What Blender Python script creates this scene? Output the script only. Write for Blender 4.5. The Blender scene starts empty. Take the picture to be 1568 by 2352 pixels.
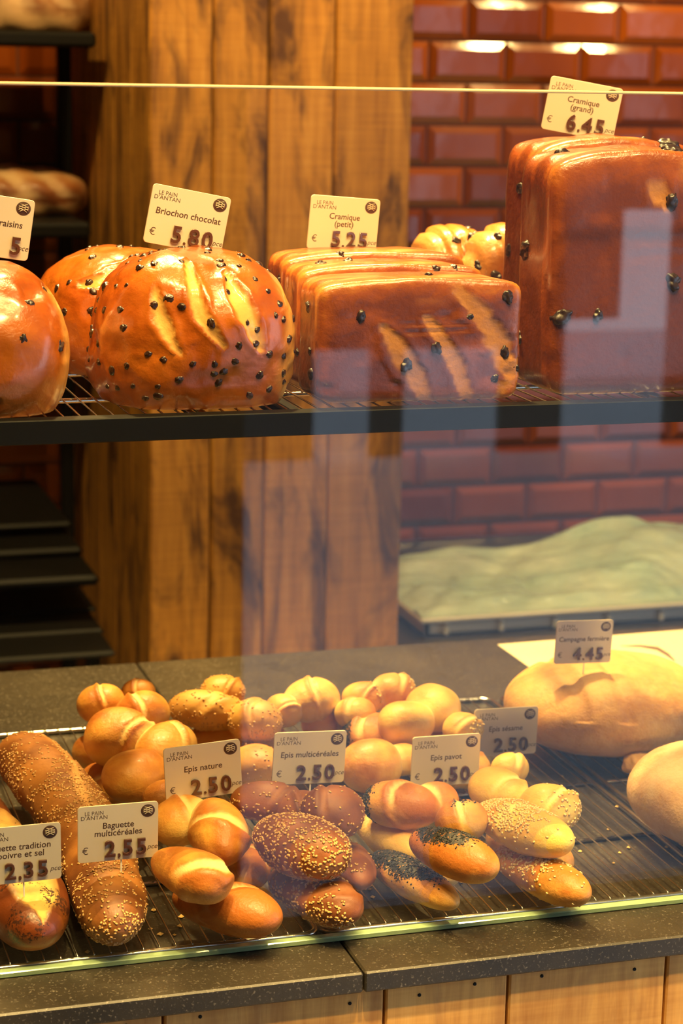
import bpy, math, random
import numpy as np
from mathutils import Vector, Matrix, Euler

# ------------------------------------------------------------------ camera
C = bpy.context.scene.collection
SC = bpy.context.scene
F, CX, CY = 4771.6, 784.0, 1176.0
YAW, PITCH, ROLL = math.radians(17.459), math.radians(12.348), math.radians(-1.137)

def cam_axes():
    cy, sy, cp, sp = math.cos(YAW), math.sin(YAW), math.cos(PITCH), math.sin(PITCH)
    f = np.array([sy*cp, cy*cp, -sp]); r = np.array([cy, -sy, 0.0]); d = np.cross(f, r)
    cr, sr = math.cos(ROLL), math.sin(ROLL)
    return cr*r + sr*d, -sr*r + cr*d, f
RX, DN, FW = cam_axes()
cam_data = bpy.data.cameras.new('camera'); cam = bpy.data.objects.new('camera', cam_data); C.objects.link(cam)
cam.matrix_world = Matrix(((RX[0], -DN[0], -FW[0], 0), (RX[1], -DN[1], -FW[1], 0), (RX[2], -DN[2], -FW[2], 0), (0, 0, 0, 1)))
cam_data.sensor_fit = 'VERTICAL'; cam_data.sensor_height = 36.0; cam_data.sensor_width = 24.0
cam_data.lens = F/2352*36
cam_data.clip_start = 0.01; cam_data.clip_end = 100
cam_data.dof.use_dof = True; cam_data.dof.focus_distance = 1.74; cam_data.dof.aperture_fstop = 8.6
SC.camera = cam

# ------------------------------------------------------------------ exposure, world, lights
SC.view_settings.view_transform = 'Standard'; SC.view_settings.look = 'None'
SC.view_settings.exposure = 0.0; SC.view_settings.gamma = 1.0; SC.view_settings.use_curve_mapping = False
W = bpy.data.worlds.new('sky'); SC.world = W; W.use_nodes = True
bg = W.node_tree.nodes['Background']; bg.inputs[0].default_value = (0.66, 0.82, 1.0, 1); bg.inputs[1].default_value = 2.9
WARM = (1.0, 0.67, 0.23)

def spot(name, loc, target, watts, angle, radius=0.035, blend=0.35, col=WARM):
    l = bpy.data.lights.new(name, 'SPOT'); l.energy = watts; l.color = col; l.spot_size = math.radians(angle)
    l.spot_blend = blend; l.shadow_soft_size = radius
    o = bpy.data.objects.new(name, l); C.objects.link(o); o.location = loc
    o.rotation_euler = (Vector(target) - Vector(loc)).to_track_quat('-Z', 'Y').to_euler()
    return o
for x in (0.02, 0.34, 0.66, 0.98):
    spot('downlight', (x, 1.22, 1.08), (x, 1.72, -0.5), 52, 62)
for x, p in ((0.0, 36), (0.45, 40), (0.9, 58), (1.3, 44)):
    spot('customer_downlight', (x, 0.70, 1.08), (x+0.02, 1.62, -0.72), p, 56)
for x in (0.25, 0.62, 0.99):
    spot('rear_downlight', (x, 2.42, 1.08), (x+0.02, 1.95, -0.7), 210, 50)
for x in (0.05, 0.72):
    spot('aisle_spot', (x, 2.75, 1.08), (x+0.1, 3.7, -0.45), 75, 95)
spot('aisle_spot', (1.5, 2.75, 1.08), (1.55, 3.8, -0.9), 60, 70)  # extra spot added to brighten the crate and bag, no known fixture
for x in (-.05, .30, .65, 1.0): spot('counter_downlight', (x, .92, 1.08), (x+.02, 1.43, -.8), 125, 19, .03, .6)
for x in (2.12, 2.42):
    spot('wall_downlight', (x, 3.44, 1.08), (x-.1, 3.95, -0.45), 60, 100, .045)

# ------------------------------------------------------------------ pixel rays on real planes
def ray(u, v): return RX*(u-CX) + DN*(v-CY) + FW*F
def on_y(u, v, y): d = ray(u, v); return d*(y/d[1])
def on_z(u, v, z): d = ray(u, v); return d*(z/d[2])
def ppm(p): return F/float(np.dot(np.asarray(p, float), FW))       # pixels per metre at a point

DECK = -0.7225; GLASS = 1.5435; LEDGE = 1.4815; REAR = 2.385
SHELF = -0.2823; SHELF_Y = 1.60; SHELF_D = 0.50
FLOOR = -1.67; CEIL = 1.12; WALL = 4.2; PILLAR = 3.3

# ------------------------------------------------------------------ numpy noise
_rs = np.random.RandomState(7); _T = _rs.rand(64, 64, 64)
def vnoise(p):
    p = np.asarray(p, float); i = np.floor(p).astype(int); f = p - i; f = f*f*(3-2*f)
    r = 0
    for dx in (0, 1):
        for dy in (0, 1):
            for dz in (0, 1):
                w = (f[:, 0] if dx else 1-f[:, 0])*(f[:, 1] if dy else 1-f[:, 1])*(f[:, 2] if dz else 1-f[:, 2])
                r = r + w*_T[(i[:, 0]+dx) % 64, (i[:, 1]+dy) % 64, (i[:, 2]+dz) % 64]
    return r*2-1
def fbm(p, o=3):
    a, s, r = 1.0, 1.0, 0
    for k in range(o): r = r + a*vnoise(np.asarray(p)*s + 17.3*k); a *= .5; s *= 2.03
    return r
def sstep(a, b, x): t = np.clip((x-a)/(b-a), 0, 1); return t*t*(3-2*t)

# ------------------------------------------------------------------ mesh helpers
class MB:
    def __init__(s): s.v = []; s.f = []; s.c = []; s.n = 0; s.smooth = []
    def add(s, v, f, col=None, smooth=False):
        v = np.asarray(v, float); s.v.append(v)
        s.f += [tuple(int(i)+s.n for i in q) for q in f]; s.smooth += [smooth]*len(f)
        s.c.append(np.zeros((len(v), 3)) if col is None else np.asarray(col, float)); s.n += len(v)
    def box(s, a, b, rot=None, piv=None):
        (x0, y0, z0), (x1, y1, z1) = a, b
        v = np.array([(x0, y0, z0), (x1, y0, z0), (x1, y1, z0), (x0, y1, z0), (x0, y0, z1), (x1, y0, z1), (x1, y1, z1), (x0, y1, z1)])
        s.add(v, [(0, 3, 2, 1), (4, 5, 6, 7), (0, 1, 5, 4), (1, 2, 6, 5), (2, 3, 7, 6), (3, 0, 4, 7)])
    def bbox(s, a, b, e=0.003):
        "box with chamfered edges"
        a = np.array(a, float); b = np.array(b, float); c = (a+b)/2; h = (b-a)/2; e = min(e, h.min()*.9)
        vs = []; idx = {}
        for sx in (-1, 1):
            for sy in (-1, 1):
                for sz in (-1, 1):
                    for ax in range(3):
                        p = np.array([sx*(h[0]-e), sy*(h[1]-e), sz*(h[2]-e)]); p[ax] = (sx, sy, sz)[ax]*h[ax]
                        idx[(sx, sy, sz, ax)] = len(vs); vs.append(c+p)
        fs = []
        for ax in range(3):
            u, w = (ax+1) % 3, (ax+2) % 3
            for sg in (-1, 1):
                q = []
                for (p, r) in ((-1, -1), (1, -1), (1, 1), (-1, 1)):
                    k = [0, 0, 0]; k[ax] = sg; k[u] = p; k[w] = r; q.append(idx[(*k, ax)])
                fs.append(tuple(q if sg > 0 else q[::-1]))
        for ax in range(3):
            u, w = (ax+1) % 3, (ax+2) % 3
            for p in (-1, 1):
                for r in (-1, 1):
                    k0 = [0, 0, 0]; k0[u] = p; k0[w] = r; k1 = list(k0); k0[ax] = -1; k1[ax] = 1
                    q = [idx[(*k0, u)], idx[(*k1, u)], idx[(*k1, w)], idx[(*k0, w)]]
                    fs.append(tuple(q if p*r < 0 else q[::-1]))
        for sx in (-1, 1):
            for sy in (-1, 1):
                for sz in (-1, 1):
                    q = [idx[(sx, sy, sz, a_)] for a_ in range(3)]
                    fs.append(tuple(q if sx*sy*sz > 0 else q[::-1]))
        s.add(vs, fs)
    def tube(s, pts, r, n=8, closed=False, cap=True):
        pts = np.asarray(pts, float); m = len(pts); vs = []
        rr = np.broadcast_to(np.asarray(r, float), (m,))
        up = None
        for i in range(m):
            t = (pts[(i+1) % m]-pts[i-1]) if closed else (pts[min(i+1, m-1)]-pts[max(i-1, 0)])
            t = t/np.linalg.norm(t)
            if up is None: up = np.array([0, 0, 1.0]) if abs(t[2]) < .9 else np.array([1.0, 0, 0])
            a = np.cross(t, up); a /= np.linalg.norm(a); b = np.cross(a, t); up = b
            for k in range(n):
                w = 2*math.pi*k/n; vs.append(pts[i]+rr[i]*(math.cos(w)*a+math.sin(w)*b))
        fs = []
        for i in range(m if closed else m-1):
            j = (i+1) % m
            for k in range(n):
                l = (k+1) % n; fs.append((i*n+k, i*n+l, j*n+l, j*n+k))
        if cap and not closed: fs += [tuple(range(n))[::-1], tuple((m-1)*n+k for k in range(n))]
        s.add(vs, fs, smooth=True)
    def build(s, name, mat, parent=None, loc=None, cols=True):
        me = bpy.data.meshes.new(name)
        v = np.concatenate(s.v); c = np.concatenate(s.c)
        org = np.zeros(3) if loc is None else np.asarray(loc, float)
        me.from_pydata((v-org).tolist(), [], s.f); me.update()
        me.polygons.foreach_set('use_smooth', s.smooth)
        if cols:
            at = me.color_attributes.new('Col', 'FLOAT_COLOR', 'POINT')
            at.data.foreach_set('color', np.concatenate([c, np.ones((len(c), 1))], 1).astype(np.float32).ravel())
        if mat: me.materials.append(mat)
        o = bpy.data.objects.new(name, me); C.objects.link(o)
        if parent:
            o.parent = parent; o.location = org - np.asarray(parent.location)
        else: o.location = org
        return o

def tag(o, label=None, cat=None, group=None, kind=None):
    if label: o['label'] = label
    if cat: o['category'] = cat
    if group: o['group'] = group
    if kind: o['kind'] = kind
    return o
def empty(name, loc):
    o = bpy.data.objects.new(name, None); C.objects.link(o); o.location = loc; o.empty_display_size = .05; return o

# ------------------------------------------------------------------ materials
class NT:
    def __init__(s, name):
        s.m = bpy.data.materials.new(name); s.m.use_nodes = True; s.t = s.m.node_tree; s.n = s.t.nodes; s.l = s.t.links
        s.b = s.n['Principled BSDF']; s.out = s.n['Material Output']
    def node(s, typ, **kw):
        n = s.n.new(typ)
        for k, v in kw.items(): setattr(n, k, v)
        return n
    def link(s, a, b): s.l.new(a, b)
    def set(s, n, i, v):
        if hasattr(v, 'is_linked') or hasattr(v, 'node'): s.link(v, n.inputs[i])
        else: n.inputs[i].default_value = v
    def coord(s, kind='Object', scale=(1, 1, 1)):
        c = s.node('ShaderNodeTexCoord'); m = s.node('ShaderNodeMapping'); m.inputs['Scale'].default_value = scale
        s.link(c.outputs[kind], m.inputs[0]); return m.outputs[0]
    def noise(s, vec, scale, detail=3, rough=.55, dist=0):
        n = s.node('ShaderNodeTexNoise'); s.link(vec, n.inputs['Vector']); n.inputs['Scale'].default_value = scale
        n.inputs['Detail'].default_value = detail; n.inputs['Roughness'].default_value = rough; n.inputs['Distortion'].default_value = dist
        return n.outputs['Fac']
    def ramp(s, fac, stops):
        r = s.node('ShaderNodeValToRGB'); e = r.color_ramp.elements
        while len(e) < len(stops): e.new(.5)
        for q, (p, c) in zip(e, stops): q.position = p; q.color = (c if len(c) == 4 else (*c, 1)) if hasattr(c, '__len__') else (c, c, c, 1)
        s.link(fac, r.inputs[0]); return r.outputs[0]
    def mix(s, fac, a, b, typ='MIX'):
        m = s.node('ShaderNodeMix', data_type='RGBA', blend_type=typ)
        s.set(m, 0, fac)
        for i, v in ((6, a), (7, b)):
            if isinstance(v, tuple): v = (*v, 1) if len(v) == 3 else v
            s.set(m, i, v)
        return m.outputs[2]
    def math(s, op, a, b=0.0, clamp=False):
        m = s.node('ShaderNodeMath', operation=op, use_clamp=clamp); s.set(m, 0, a); s.set(m, 1, b); return m.outputs[0]
    def attr(s, name='Col'):
        a = s.node('ShaderNodeAttribute', attribute_name=name); sp = s.node('ShaderNodeSeparateColor'); s.link(a.outputs['Color'], sp.inputs[0])
        return sp.outputs
    def bump(s, h, strength=.3, dist=.002):
        b = s.node('ShaderNodeBump'); b.inputs['Strength'].default_value = strength; b.inputs['Distance'].default_value = dist
        s.link(h, b.inputs['Height']); s.link(b.outputs[0], s.b.inputs['Normal'])
    def pset(s, **kw):
        for k, v in kw.items(): s.set(s.b, k.replace('_', ' '), v)
        return s.m

def plain(name, col, rough=.5, metal=0, coat=0, **kw):
    t = NT(name); t.pset(Base_Color=(*col, 1), Roughness=rough, Metallic=metal)
    if coat: t.b.inputs['Coat Weight'].default_value = coat
    return t.m

def crust(name, dark, mid, light, crumb, rough=.42, coat=0.0, scale=1.0, speck=None, bump=.25, flour=None):
    "baked crust. Col.r = torn or slashed crumb, Col.g = how deeply baked, Col.b = seeded or floured patch"
    t = NT(name); v = t.coord('Object'); r, g, b = t.attr()[0:3]
    n1 = t.noise(v, 22*scale, 4, .6); n2 = t.noise(v, 75*scale, 3, .6)
    k = t.math('ADD', t.math('MULTIPLY', n1, .62), t.math('MULTIPLY', n2, .22))
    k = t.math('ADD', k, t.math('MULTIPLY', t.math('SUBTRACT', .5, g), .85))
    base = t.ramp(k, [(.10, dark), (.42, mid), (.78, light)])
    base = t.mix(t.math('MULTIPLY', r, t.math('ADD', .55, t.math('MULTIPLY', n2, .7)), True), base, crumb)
    if flour:
        fn = t.ramp(t.math('ADD', t.math('MULTIPLY', t.noise(v, 38*scale, 5, .7), .7), t.math('MULTIPLY', b, .5)), [(.45, 0), (.78, 1)])
        base = t.mix(t.math('MULTIPLY', fn, .6), base, flour)
    if speck:
        sn = t.ramp(t.math('ADD', t.noise(v, 420, 2, .6), t.math('SUBTRACT', t.math('MULTIPLY', b, .62), .5)), [(.44, 0), (.52, 1)])
        base = t.mix(sn, base, speck)
    t.link(base, t.b.inputs['Base Color'])
    t.pset(Roughness=t.math('ADD', rough, t.math('MULTIPLY', r, .3)))
    t.b.inputs['Coat Weight'].default_value = coat; t.b.inputs['Coat Roughness'].default_value = .16
    t.bump(t.math('ADD', t.noise(v, 60*scale, 5, .6), t.math('MULTIPLY', t.noise(v, 260*scale, 3, .6), .4)), bump, .003)
    return t.m

M = {}
M['brioche'] = crust('brioche_crust', (.14, .025, .002), (.37, .078, .005), (.62, .185, .016), (.76, .40, .085), .28, .8, .8, bump=.35)
M['cramique'] = crust('cramique_crust', (.12, .024, .004), (.27, .060, .007), (.58, .21, .030), (.46, .19, .040), .33, .6, .8, bump=.5)
M['nature'] = crust('plain_roll_crust', (.44, .135, .018), (.72, .32, .055), (.87, .56, .14), (.88, .66, .27), .48, .05, 1, bump=.45)
M['poppy'] = crust('poppy_roll_crust', (.44, .14, .02), (.72, .34, .07), (.87, .58, .15), (.88, .65, .28), .5, .04, 1, bump=.45, speck=(.030, .032, .038))
M['sesame'] = crust('sesame_roll_crust', (.46, .155, .022), (.74, .36, .075), (.88, .59, .15), (.88, .68, .28), .5, .04, 1, bump=.45)
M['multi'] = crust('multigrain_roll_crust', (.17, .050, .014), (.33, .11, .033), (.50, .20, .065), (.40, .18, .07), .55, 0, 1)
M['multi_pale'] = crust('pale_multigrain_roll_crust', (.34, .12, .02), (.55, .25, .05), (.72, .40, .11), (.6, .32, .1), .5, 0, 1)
M['multibag'] = crust('multigrain_baguette_crust', (.16, .05, .009), (.38, .15, .03), (.55, .27, .08), (.6, .32, .1), .5, .05, 1)
M['pepper'] = crust('pepper_baguette_crust', (.16, .035, .005), (.48, .15, .018), (.70, .31, .05), (.88, .52, .12), .42, .15, 1, speck=(.05, .015, .006))
M['country'] = crust('country_loaf_crust', (.28, .09, .015), (.50, .21, .04), (.72, .40, .10), (.8, .6, .3), .6, 0, 1.5, flour=(.78, .50, .19), bump=.5)
M['floury'] = crust('floury_loaf_crust', (.30, .13, .04), (.45, .23, .09), (.56, .34, .16), (.8, .6, .3), .7, 0, 1.5, flour=(.60, .44, .27), bump=.5)
M['dark_loaf'] = crust('dark_loaf_crust', (.10, .025, .006), (.26, .08, .02), (.45, .2, .06), (.7, .5, .3), .5, .1, .6, flour=(.70, .47, .24))
M['choc'] = plain('chocolate', (.028, .010, .005), .28, coat=.4)
M['raisin'] = plain('raisin_skin', (.022, .010, .008), .35, coat=.4)
M['sesame_seed'] = plain('sesame_seed', (.82, .60, .27), .45)
M['grain_seed'] = plain('grain_seed', (.62, .36, .13), .45)
M['poppy_seed'] = plain('poppy_seed', (.022, .024, .03), .5)
M['chrome'] = plain('chrome_wire', (.62, .60, .56), .22, 1)
M['black_metal'] = plain('black_powder_coat', (.007, .0068, .0066), .5)
M['black_metal_dark'] = plain('black_rack_metal', (.006, .0055, .005), .5)
for k_ in ('black_metal', 'black_metal_dark'): M[k_].node_tree.nodes['Principled BSDF'].inputs['Specular IOR Level'].default_value = .18
M['card'] = plain('cream_card', (.64, .55, .42), .42)
M['ink'] = plain('brown_ink', (.075, .035, .025), .5)
M['digit'] = plain('brown_plastic_digit', (.10, .036, .022), .25, coat=.6)
M['digit_tab'] = plain('clear_digit_tab', (.60, .50, .37), .25)
M['card_line'] = plain('pale_ink', (.66, .54, .38), .5)
M['pin'] = plain('clear_pin', (.75, .72, .68), .2)
M['crumb'] = plain('bread_crumb', (.75, .48, .16), .7)

def stone():
    t = NT('dark_stone'); v = t.coord('Object')
    a = t.noise(v, 9, 5, .65); b = t.noise(v, 420, 2, .6)
    c = t.ramp(a, [(.3, (.020, .017, .013)), (.7, (.048, .039, .027))])
    c = t.mix(t.ramp(b, [(.60, 0), (.72, 1)]), c, (.16, .14, .115))
    t.link(c, t.b.inputs['Base Color']); t.pset(Roughness=.38); t.bump(b, .12, .0008); return t.m
M['stone'] = stone()

def wood(name, tones, blot=.5, seed=0.0, grain=(1, 1, 1)):
    "reclaimed plank. Col.r = plank number, Col.g = per plank brightness"
    t = NT(name); c = t.node('ShaderNodeTexCoord'); r, g, b = t.attr()[0:3]
    off = t.node('ShaderNodeCombineXYZ'); t.link(t.math('MULTIPLY', r, 37.7), off.inputs[0]); t.link(t.math('MULTIPLY', r, 91.3), off.inputs[2]); off.inputs[1].default_value = seed
    va = t.node('ShaderNodeVectorMath', operation='ADD'); t.link(c.outputs['Object'], va.inputs[0]); t.link(off.outputs[0], va.inputs[1])
    def mp(sc):
        m = t.node('ShaderNodeMapping'); m.inputs['Scale'].default_value = sc; t.link(va.outputs[0], m.inputs[0]); return m.outputs[0]
    gr = t.noise(mp((26*grain[0], 26*grain[1], 1.5*grain[2])), 3.2, 5, .6, .4)
    saw = t.noise(mp((3, 3, 60)), 3, 2, .5)
    bl = t.noise(mp((9, 9, 2.6)), 1.25, 4, .62, 1.6)
    base = t.ramp(t.math('ADD', t.math('MULTIPLY', gr, .75), t.math('MULTIPLY', saw, .25)), [(.3, tones[0]), (.55, tones[1]), (.75, tones[2])])
    base = t.mix(t.ramp(bl, [(.48, 0), (.57, blot*.7), (.66, min(1, blot*1.4))]), base, tones[3])
    gain = t.math('ADD', .72, t.math('MULTIPLY', g, .56))
    base = t.mix(1.0, base, t.ramp(gain, [(0, 0.0), (1, 1.0)]), 'MULTIPLY')
    t.link(base, t.b.inputs['Base Color']); t.pset(Roughness=.62); t.bump(gr, .25, .002); return t.m
M['plank'] = wood('reclaimed_pillar_wood', [(.33, .125, .014), (.55, .235, .030), (.70, .34, .06), (.085, .028, .006)], .7)
M['cladding'] = wood('counter_plank_wood', [(.56, .24, .045), (.80, .41, .10), (.90, .54, .16), (.34, .12, .03)], .35, 5.0)

def tilem():
    t = NT('brown_glazed_tile'); v = t.coord('Object'); r, g, b = t.attr()[0:3]
    n = t.noise(v, 5, 3); k = t.math('ADD', t.math('MULTIPLY', n, .6), t.math('MULTIPLY', g, .5))
    t.link(t.ramp(k, [(.3, (.17, .033, .004)), (.75, (.29, .066, .007))]), t.b.inputs['Base Color']); t.pset(Roughness=.09)
    t.bump(t.noise(v, 14, 2), .05, .01); return t.m
M['tile'] = tilem()
M['grout'] = plain('dark_grout', (.085, .020, .005), .7)
M['plaster'] = plain('warm_plaster', (.35, .27, .19), .8)
M['dark_wall'] = plain('dark_wall_paint', (.045, .036, .03), .8)
M['floor'] = plain('grey_paving', (.55, .59, .65), .75)
M['facade'] = plain('dark_street_facade', (.05, .045, .045), .7)

def glass():
    t = NT('clear_glass'); g = t.node('ShaderNodeNewGeometry'); d = t.node('ShaderNodeVectorMath', operation='DOT_PRODUCT')
    t.link(g.outputs['Normal'], d.inputs[0]); t.link(g.outputs['Incoming'], d.inputs[1])
    f = t.math('ADD', .04, t.math('MULTIPLY', .96, t.math('POWER', t.math('SUBTRACT', 1.0, t.math('ABSOLUTE', d.outputs['Value'])), 5.0)))
    tr = t.node('ShaderNodeBsdfTransparent'); tr.inputs[0].default_value = (.985, .992, .985, 1)
    gl = t.node('ShaderNodeBsdfGlossy'); gl.inputs['Roughness'].default_value = 0.0
    mx = t.node('ShaderNodeMixShader'); t.link(f, mx.inputs[0]); t.link(tr.outputs[0], mx.inputs[1]); t.link(gl.outputs[0], mx.inputs[2])
    t.link(mx.outputs[0], t.out.inputs[0]); return t.m
M['glass'] = glass()
def glass_edge():
    t = NT('green_glass_edge'); t.pset(Base_Color=(.40, .58, .33, 1), Roughness=.12, IOR=1.5); t.b.inputs['Coat Weight'].default_value = .5; return t.m
M['glass_edge'] = glass_edge(); M['top_edge'] = plain('painted_glow_edge', (.85, .60, .34), .25, coat=.6)  # top edge colour carries the warm glow the glass would reflect

# ------------------------------------------------------------------ setting
def struct(mb, name, mat): return tag(mb.build(name, mat), kind='structure')
m = MB(); m.box((-3.5, -9, FLOOR-.1), (7, 4.4, FLOOR)); struct(m, 'floor', M['floor'])
m = MB(); m.box((-3.5, -0.5, CEIL), (6, 4.4, CEIL+.1)); struct(m, 'ceiling', M['plaster'])
m = MB(); m.box((-3.6, -.3, FLOOR), (-3.5, 4.4, CEIL)); struct(m, 'wall_left', M['dark_wall'])
m = MB(); m.box((6.0, 1.2, FLOOR), (6.1, 4.4, CEIL)); struct(m, 'wall_right', M['dark_wall'])
m = MB(); m.box((-3.5, -.34, FLOOR), (.87, -.22, CEIL)); struct(m, 'wall_front', M['dark_wall'])
# tiled back wall: bevelled tiles in a running bond
m = MB(); m.box((-3.5, WALL, FLOOR), (6, WALL+.1, CEIL)); wb = struct(m, 'wall_back', M['grout'])
random.seed(3); m = MB(); th, tw, gp, be = .0868, .172, .005, .015
z0 = on_y(1100, 95, WALL)[2] - 40*th; z0 += math.ceil((FLOOR-z0)/th)*th
row = 0; z = z0
while z < CEIL-.02:
    x = -.4 - (row % 2)*tw/2
    while x < 3.0:
        a0, a1, b0, b1 = x+gp/2, x+tw-gp/2, z+gp/2, min(z+th-gp/2, CEIL)
        v = [(a0, WALL, b0), (a1, WALL, b0), (a1, WALL, b1), (a0, WALL, b1),
             (a0, WALL-.003, b0), (a1, WALL-.003, b0), (a1, WALL-.003, b1), (a0, WALL-.003, b1),
             (a0+be, WALL-.0105, b0+be), (a1-be, WALL-.0105, b0+be), (a1-be, WALL-.0105, b1-be), (a0+be, WALL-.0105, b1-be)]
        f = [(0, 1, 5, 4), (1, 2, 6, 5), (2, 3, 7, 6), (3, 0, 4, 7), (4, 5, 9, 8), (5, 6, 10, 9), (6, 7, 11, 10), (7, 4, 8, 11), (8, 9, 10, 11)]
        m.add(v, f, [(random.random(), random.random(), 0)]*12); x += tw
    z += th; row += 1
o = m.build('tiles', M['tile'], wb)
# the plank-clad pillar
px_edges = [342, 486, 611, 760, 934]
xs = [on_y(u, 740, PILLAR)[0] for u in px_edges]
random.seed(11); m = MB()
def plank(mb, a, b, e=.004, g=None):
    n0 = mb.n; mb.bbox(a, b, e)
    mb.c[-1][:] = (random.random(), random.random() if g is None else g, 0)
gains = [.62, .30, .55, .28]
for i in range(4):
    plank(m, (xs[i]+.0012, PILLAR, FLOOR), (xs[i+1]-.0012, PILLAR+.025, CEIL), .004, gains[i])
ye = WALL-.012; n = 6; w = (ye-PILLAR)/n
for i in range(n):
    plank(m, (xs[0]+.002, PILLAR+i*w+(.026 if i == 0 else 0), FLOOR), (xs[0]+.026, PILLAR+(i+1)*w-.002, CEIL), .004)
for i in range(n):
    plank(m, (xs[4]-.026, PILLAR+i*w+(.026 if i == 0 else 0), FLOOR), (xs[4]-.002, PILLAR+(i+1)*w-.002, CEIL), .004)
struct(m, 'pillar', M['plank'])
# street behind the customer: dark house fronts with gaps of bright sky between them
FY = -5.2; PATH = 2*GLASS - FY
def fx(u, v=1000): d = ray(u, v); return d[0]/d[1]*PATH
def fz(v, u=1000): d = ray(u, v); return d[2]/d[1]*PATH
m = MB()
def block(u0, u1, v): m.box((fx(u0) if u0 is not None else -6, FY-.06, fz(v) if v else FLOOR), (fx(u1) if u1 is not None else 9, FY, 4.2))
block(None, 720, None); block(720, 855, 800); block(855, 925, None); block(925, 1150, 800); block(1150, 1288, None)
block(1288, 1410, 740); block(1410, 1530, 483)
for xa_, xb_ in ((fx(1530), 4.70), (4.98, 5.22), (5.34, 6.3), (6.55, 12)): m.box((xa_, FY-.06, FLOOR), (xb_, FY, 4.2))
m.box((4.70, FY-.06, .9), (6.55, FY, 4.2))
struct(m, 'wall_street', M['facade'])

# ------------------------------------------------------------------ counter
XL, XR = -.5, 2.3
m = MB(); jx = on_z(808, 2195, DECK)[0]
w = empty('counter_worktop', (.8, 1.9, DECK-.018))
tag(w, 'dark stone counter top carrying the bread racks, jointed near the front', 'worktop')
m.bbox((XL, LEDGE, DECK-.018), (jx-.0008, REAR, DECK), .0015); m.build('stone_slab', M['stone'], w)
m = MB(); m.bbox((jx+.0008, LEDGE, DECK-.018), (XR, REAR, DECK), .0015); m.build('stone_slab', M['stone'], w)
ct = empty('bakery_counter', (.8, 1.7, FLOOR)); tag(ct, 'plank-clad counter front in pale wood below the dark stone top', 'counter')
m = MB(); ys = LEDGE+.010
ex = [XL]+[on_y(u, 2310, ys)[0] for u in (-110, 375, 883, 1165, 1525)]; ex += [ex[-1]+.12, ex[-1]+.26, ex[-1]+.37, XR]
cg = [.5, .5, .42, .58, .5, .62, .5, .5, .4]
random.seed(5)
for i in range(len(ex)-1):
    plank(m, (ex[i]+.0012, ys, FLOOR), (ex[i+1]-.0012, ys+.02, DECK-.0185), .0015, cg[i % 9])
m.build('plank_cladding', M['cladding'], ct)
m = MB(); m.box((XL, ys+.021, FLOOR), (XR, REAR-.03, DECK-.0185)); m.build('carcass', M['dark_wall'], ct)
nail = None
for i in range(1, len(ex)-1):
    for dx in (-.03, .03):
        p = np.array([ex[i]+dx, ys-.0008, DECK-.0185-.008-.004*(i % 2)]); r = .0022
        if nail is None:
            m = MB(); m.add([(r*math.cos(k*math.pi/4), .002, r*math.sin(k*math.pi/4)) for k in range(8)]+[(.6*r*math.cos(k*math.pi/4), 0, .6*r*math.sin(k*math.pi/4)) for k in range(8)],
                            [tuple(range(8, 16))]+[(k, (k+1) % 8, 8+(k+1) % 8, 8+k) for k in range(8)])
            nail = m.build('nail', M['black_metal_dark'], ct); o = nail
        else: o = nail.copy(); C.objects.link(o)
        o.location = p-np.asarray(ct.location)
# glass screen
GT = on_y(784, 203, GLASS)[2]; GH = .008
gs = empty('glass_screen', (.8, GLASS, DECK)); tag(gs, 'clear upright glass screen standing along the counter front, warm glow painted on its top edge', 'glass screen')
m = MB(); e = .0012
v = [(XL, GLASS, DECK+e), (XR, GLASS, DECK+e), (XR, GLASS, GT-e), (XL, GLASS, GT-e)]
m.add(v, [(0, 1, 2, 3)]); v2 = [(a, GLASS+GH, c) for a, b, c in v]; m.add(v2, [(3, 2, 1, 0)])
m.build('pane', M['glass'], gs)
m = MB(); m.bbox((XL, GLASS, GT-e), (XR, GLASS+GH, GT+.0012), .0008)
o = m.build('polished_top_edge', M['top_edge'], gs); o['label'] = 'thin polished top edge with a warm reflected glow painted in'
m = MB(); m.bbox((XL, GLASS, DECK+.0004), (XR, GLASS+GH, DECK+.0052), .0008)
o = m.build('polished_bottom_edge', M['glass_edge'], gs); o['label'] = 'green polished bottom edge'

# ------------------------------------------------------------------ wire racks
def wire_rack(x0, x1, y0, y1, z, label, group, bars, nw=None, r=.0030, pitch=.0136):
    t = empty('wire_rack', ((x0+x1)/2, (y0+y1)/2, z)); tag(t, label, 'cooling rack', group)
    m = MB(); pts = []; rad = .014
    for cx, cy, a0 in ((x1-rad, y1-rad, 0), (x0+rad, y1-rad, 90), (x0+rad, y0+rad, 180), (x1-rad, y0+rad, 270)):
        for k in range(6): a = math.radians(a0+18*k); pts.append((cx+rad*math.cos(a), cy+rad*math.sin(a), z+r))
    m.tube(pts, r, 8, closed=True); m.build('frame', M['chrome'], t)
    for b in bars:
        m = MB(); m.tube([(x0+.002, b, z+.0022), (x1-.002, b, z+.0022)], .0022, 8); m.build('cross_bar', M['chrome'], t)
    m = MB(); n = int(round((x1-x0)/pitch))
    for k in range(1, n):
        x = x0+(x1-x0)*k/n; m.tube([(x, y0, z+2*r-.0002), (x, y0+.004, z+2*r+.0006), (x, y1-.004, z+2*r+.0006), (x, y1, z+2*r-.0002)], .0008, 6)
    m.build('wire_grid', M['chrome'], t)
    return t
RK = DECK; RT = DECK+.0078
ry0 = GLASS+.0135; ry1 = on_z(110, 1682, DECK+.003)[1]
xa = on_z(735, 2148, DECK+.003)[0]; xb = on_z(744, 2146, DECK+.003)[0]; xc = on_z(1515, 1921, DECK+.004)[0]
bars = [on_z(1400, 1930, DECK)[1], on_z(1340, 1806, DECK)[1]]
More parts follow.
